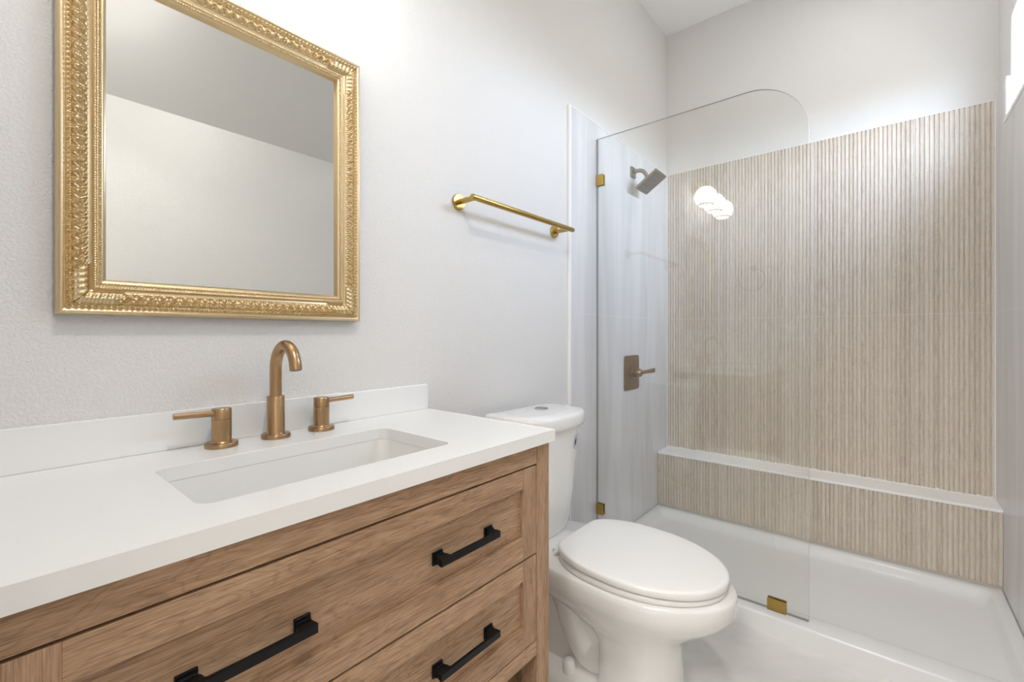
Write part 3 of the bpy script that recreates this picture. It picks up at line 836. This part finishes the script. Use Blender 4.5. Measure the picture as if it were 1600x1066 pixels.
# ------------------------------------------------------------------ toilet
def build_toilet():
    yc = 1.25
    t = thing('toilet', 'white two-piece toilet with closed lid between vanity and shower', 'toilet', (.4, yc, 0))
    def outline(xb, xf, hw, hb, z, xw=None, n=48, pb=2.6, pf=2.0, ce=None):
        """egg: blunt back at xb (half width hb), widest hw at xw, rounded front at xf"""
        xw = xw if xw is not None else xb + (xf - xb) * .46
        pts = []
        half = []
        for k in range(n // 4 * 2 + 1):
            a = -PI / 2 + PI * k / (n // 4 * 2)          # -90 back ... +90 front
            s = math.sin(a); c = math.cos(a)
            if s >= 0:
                x = xw + (xf - xw) * abs(s) ** (2 / pf); y = hw * abs(c) ** (2 / pf)
            else:
                x = xw - (xw - xb) * abs(s) ** (2 / pb)
                f = abs(s) ** 1.5
                y = (hw * (1 - f) + hb * f) * abs(c) ** (ce or 2 / max(pb, 3.2) * .55)
            half.append((x, y))
        up = [(x, yc + y, z) for x, y in half]; dn = [(x, yc - y, z) for x, y in half[::-1]]
        return up + dn[1:-1]
    b = bmesh.new()
    # bowl: rim, flare, then the front column of the pedestal
    S = [outline(.05, .764, .184, .135, .4045, .50), outline(.048, .769, .189, .138, .398, .50), outline(.048, .769, .190, .138, .385, .50),
         outline(.055, .768, .188, .136, .360, .50), outline(.075, .750, .178, .130, .335, .50), outline(.11, .715, .160, .12, .308, .49),
         outline(.17, .678, .140, .105, .280, .50), outline(.25, .650, .124, .090, .255, .50), outline(.34, .634, .114, .085, .235, .51),
         outline(.395, .628, .108, .090, .215, .52, pb=4), outline(.415, .627, .106, .098, .19, .52, pb=5), outline(.415, .632, .108, .100, .10, .52, pb=5),
         outline(.408, .640, .112, .104, .03, .52, pb=5), outline(.40, .650, .118, .110, .0, .52, pb=5)]
    loft(b, S)
    # trapway swept behind the column
    path = []
    ctl = [(.50, .20), (.43, .12), (.36, .10), (.31, .16), (.27, .25), (.21, .29), (.16, .24), (.14, .14), (.14, .05), (.14, .02)]
    for i in range(len(ctl) - 1):
        p0 = Vector(ctl[max(i - 1, 0)]); p1 = Vector(ctl[i]); p2 = Vector(ctl[i + 1]); p3 = Vector(ctl[min(i + 2, len(ctl) - 1)])
        for k in range(6):
            s = k / 6
            q = .5 * ((2 * p1) + (p2 - p0) * s + (2 * p0 - 5 * p1 + 4 * p2 - p3) * s * s + (3 * p1 - p0 - 3 * p2 + p3) * s ** 3)
            path.append((q.x, yc, q.y))
    t2 = bmesh.new(); tube(t2, path, .056, 24)
    for v in t2.verts: v.co.y = yc + (v.co.y - yc) * 1.35
    merge(b, t2)
    # foot
    S = [outline(.06, .60, .118, .100, .0, .30, pb=4), outline(.062, .598, .118, .1, .030, .30, pb=4), outline(.07, .59, .112, .092, .042, .30, pb=4), outline(.10, .56, .085, .06, .060, .30, pb=4)]
    loft(b, S)
    # pedestal web under the tank
    S = [outline(.07, .44, .062, .058, .05, .25, pb=4), outline(.09, .46, .055, .05, .20, .25, pb=4), outline(.06, .50, .085, .08, .31, .25, pb=4)]
    loft(b, S)
    link('bowl', b, M['porcelain'], t, smooth=60)
    # bolt caps
    for s in (-1, 1):
        b = bmesh.new(); lathe(b, [(.021, -.01), (.020, .022), (.0165, .034), (.009, .040), (0, .041)], (.315, yc + s * .080, .050), n=24)
        link('bolt_cap', b, M['plastic'], t, smooth=50)
    # seat and lid: both sit a little higher at the hinge
    def tilt(r, k): return [(x, y, z + k * (1 - (x - .284) / .466)) for x, y, z in r]
    def lidout(g, z, xb=.291): return outline(xb + g, .750 - g, .187 - g, .138 - g, z, .50, pb=3.4, ce=.20)
    b = bmesh.new()
    loft(b, [lidout(.020, .4055), lidout(.018, .4080), lidout(.005, .4082), lidout(.004, .4095)] + [tilt(q, .006) for q in (lidout(.004, .4170), lidout(.0055, .4192), lidout(.008, .4200))])
    link('seat', b, M['plastic'], t, smooth=40)
    b = bmesh.new()
    loft(b, [tilt(q, .0095) for q in (lidout(.026, .4205), lidout(.024, .4240), lidout(.001, .4242), lidout(.000, .4255), lidout(.000, .4380), lidout(.0012, .4410), lidout(.005, .4435), lidout(.012, .4447), lidout(.05, .4457), lidout(.10, .4462))])
    link('seat_lid', b, M['plastic'], t, smooth=40)
    for s in (-1, 1):
        b = bmesh.new(); prism(b, rrect(.262, .300, yc + s * .078 - .018, yc + s * .078 + .018, .006), .4048, .4190, bev=.002)
        link('hinge', b, M['plastic'], t, smooth=40)
    b = bmesh.new(); box(b, .2785, .2865, yc - .1145, yc + .1145, .4065, .4185, .003); link('hinge_bar', b, M['plastic'], t, smooth=40)
    # tank: bowed front, tapering to the foot
    def tank(xb, xf, hw, z, bow=.035, n=10, r=.045, yo=-.012):
        o = []
        # counter-clockwise from back right
        o += [(xb, -hw + .034), (xb + .005, -hw + .022), (xb + .016, -hw + .013), (xb + .04, -hw + .006)]
        xm = xb + .075
        for k in range(37):         # squarish half-oval front
            a = -PI / 2 + PI * k / 36
            y = hw * math.copysign(abs(math.sin(a)) ** (2 / 2.7), math.sin(a)); x = xm + (xf - xm) * abs(math.cos(a)) ** (2 / 2.7)
            o.append((x, y))
        o += [(xb + .04, hw - .006), (xb + .016, hw - .013), (xb + .005, hw - .022), (xb, hw - .034)]
        return [(x, yc + yo + y, z) for x, y in o]
    b = bmesh.new()
    loft(b, [tank(.075, .205, .138, .4050, .022), tank(.065, .211, .146, .415, .022), tank(.062, .215, .149, .43, .024), tank(.055, .236, .160, .56, .03), tank(.050, .254, .169, .70, .036), tank(.048, .264, .174, .774, .040)])
    link('tank', b, M['porcelain'], t, smooth=45)
    b = bmesh.new()
    loft(b, [tank(.048, .268, .178, .7745, .040), tank(.044, .276, .184, .779, .044, r=.06), tank(.044, .279, .187, .790, .044, r=.06), tank(.044, .280, .188, .812, .044, r=.06),
             tank(.046, .277, .185, .821, .044, r=.06), tank(.052, .268, .178, .8255, .044, r=.055), tank(.09, .225, .14, .828, .03)])
    link('tank_lid', b, M['porcelain'], t, smooth=50)
    b = bmesh.new(); lathe(b, [(.0245, .8262), (.0245, .8300), (.0225, .8312), (.0215, .8303), (0, .8303)], (.142, yc + .012, 0), n=36)
    fb = link('flush_button', b, M['chrome'], t, smooth=40, label='round chrome dual flush button')
    b = bmesh.new(); box(b, .120, .164, yc + .0115, yc + .0125, .8304, .8307); link('button_split', b, M['ink'], fb)
    # oval maker's sticker on the bowed tank face, near the far corner
    def sticker(name, mat, ry, rz, off, par=None, lab=None):
        b = bmesh.new(); c = Vector((0, yc + .056, .722)); n = 24
        ringv = []
        for k in range(n):
            a = 2 * PI * k / n; y = c.y + ry * math.cos(a); z = c.z + rz * math.sin(a)
            s = (z - .70) / .074; hw = .169 + .005 * s; xf = .254 + .010 * s; xm = .124
            q = min(abs(y - yc + .012) / hw, .999); ringv.append((xm + (xf - xm) * (1 - q ** 2.7) ** (1 / 2.7), y, z))
        lo = [b.verts.new((x + .0002, y, z)) for x, y, z in ringv]; hi = [b.verts.new((x + off, y, z)) for x, y, z in ringv]
        b.faces.new(hi); b.faces.new(lo[::-1])
        for i in range(n): b.faces.new((lo[i], lo[(i + 1) % n], hi[(i + 1) % n], hi[i]))
        kw = {'label': lab} if lab else {}
        return link(name, b, mat, par or t, **kw)
    s1 = sticker('sticker', M['sticker'], .016, .025, .0012, lab='small oval silver sticker with dark mark')
    sticker('sticker_mark', M['ink'], .006, .012, .0018, s1)
build_toilet()

# ------------------------------------------------------------------ vanity light (above the mirror, seen in the glass)
t = thing('vanity_light', 'gold wall light with three lit opal glass globes above mirror', 'wall light', (0, .38, 2.13))
b = bmesh.new(); box(b, .0005, .018, .25, .51, 2.10, 2.16, .003)
link('backplate', b, M['gold'], t)
b = bmesh.new(); tube(b, [(.05, .12, 2.14), (.05, .62, 2.14)], .008, 16); tube(b, [(.015, .38, 2.13), (.05, .38, 2.14)], .009, 16)
link('bar', b, M['gold'], t, smooth=40)
for y in (.575, .372, .165):
    b = bmesh.new(); prof = []
    for k in range(25):
        a = math.radians(8 + (146 - 8) * k / 24); prof.append((.074 * math.sin(a), 2.028 + .074 * math.cos(a)))
    prof.append((.036, 1.969)); prof.append((.0, 1.969))
    lathe(b, prof, (.115, y, 0), n=40); g = link('globe', b, M['globe'], t, smooth=60, label='lit white opal glass globe')
    b = bmesh.new(); tube(b, [(.115 + .050 * math.cos(2 * PI * k / 32), y + .050 * math.sin(2 * PI * k / 32), 1.975) for k in range(33)], .004, 8, cap=False)
    link('rim', b, M['ring'], g, smooth=60)
    b = bmesh.new(); tube(b, [(.05, y, 2.14), (.085, y, 2.15), (.115, y, 2.135), (.115, y, 2.098)], .007, 12); lathe(b, [(.020, 2.094), (.022, 2.106), (.014, 2.118)], (.115, y, 0), n=24)
    link('holder', b, M['gold'], t, smooth=50)

# ------------------------------------------------------------------ things on the wall by the doorway (seen in the glass)
t = thing('towel_ring', 'round metal towel ring on wall reflected in shower glass', 'towel ring', (.28, YF, 1.60))
b = bmesh.new(); lathe(b, [(.024, .0005), (.024, .008), (.010, .010), (.010, .040), (.013, .041), (.013, .052), (.0, .053)], (.28, YF, 1.595), (0, 1, 0), 28); link('mount', b, M['bronze2'], t, smooth=40)
b = bmesh.new(); tube(b, [(.28 + .088 * math.sin(2 * PI * k / 48), YF + .046, 1.507 + .088 * math.cos(2 * PI * k / 48)) for k in range(49)], .0055, 12, cap=False); link('ring', b, M['bronze2'], t, smooth=60)
t = thing('outlet', 'white double outlet cover reflected in shower glass', 'outlet', (.228, YF, 1.09))
b = bmesh.new(); prism(b, rrect(.193, .263, 1.03, 1.145, .006), YF + .0003, YF + .006, axes=(0, 2, 1), bev=.001); link('cover', b, M['trimw'], t)
for z in (1.066, 1.109):
    b = bmesh.new(); prism(b, rrect(.212, .244, z - .016, z + .016, .008), YF + .006, YF + .0075, axes=(0, 2, 1)); link('socket', b, M['vinyl'], t)
t = thing('switch_plate', 'wide white triple switch plate reflected in shower glass', 'switch', (.53, YF, 1.10))
b = bmesh.new(); prism(b, rrect(.447, .613, 1.04, 1.157, .006), YF + .0003, YF + .006, axes=(0, 2, 1), bev=.001); link('cover', b, M['trimw'], t)
for k in range(3):
    x = .484 + k * .046
    b = bmesh.new(); box(b, x - .016, x + .016, YF + .006, YF + .010, 1.066, 1.132, .002); link('rocker', b, M['vinyl'], t)

# ------------------------------------------------------------------ ceiling lamps, and the hall light added as fill
t = thing('ceiling_lamp', 'small round lit ceiling lamp on the sloped ceiling above', 'ceiling light', (1.0, .22, 2.555))
b = bmesh.new(); lathe(b, [(.085, 2.56), (.085, 2.50), (.075, 2.497), (.072, 2.505), (0, 2.506)], (1.0, .22, 0), n=36); link('housing', b, M['trimw'], t, smooth=40)
t = thing('hall_fill', 'round glowing fill light added under the unseen hall ceiling', 'ceiling light', (1.1, -1.0, 2.4))
b = bmesh.new(); lathe(b, [(.16, 2.3995), (.16, 2.37), (.15, 2.366), (0, 2.365)], (1.1, -1.0, 0), n=36); link('diffuser', b, M['lamp'], t, smooth=40)

t = thing('ceiling_lamp', 'round recessed lamp in the high ceiling over the shower', 'ceiling light', (1.0, 2.12, ZC))
b = bmesh.new(); lathe(b, [(.080, ZC - .0003), (.078, ZC - .008), (.062, ZC - .008), (.058, ZC - .002), (0, ZC - .002)], (1.0, 2.12, 0), n=36); link('housing', b, M['trimw'], t, smooth=40)
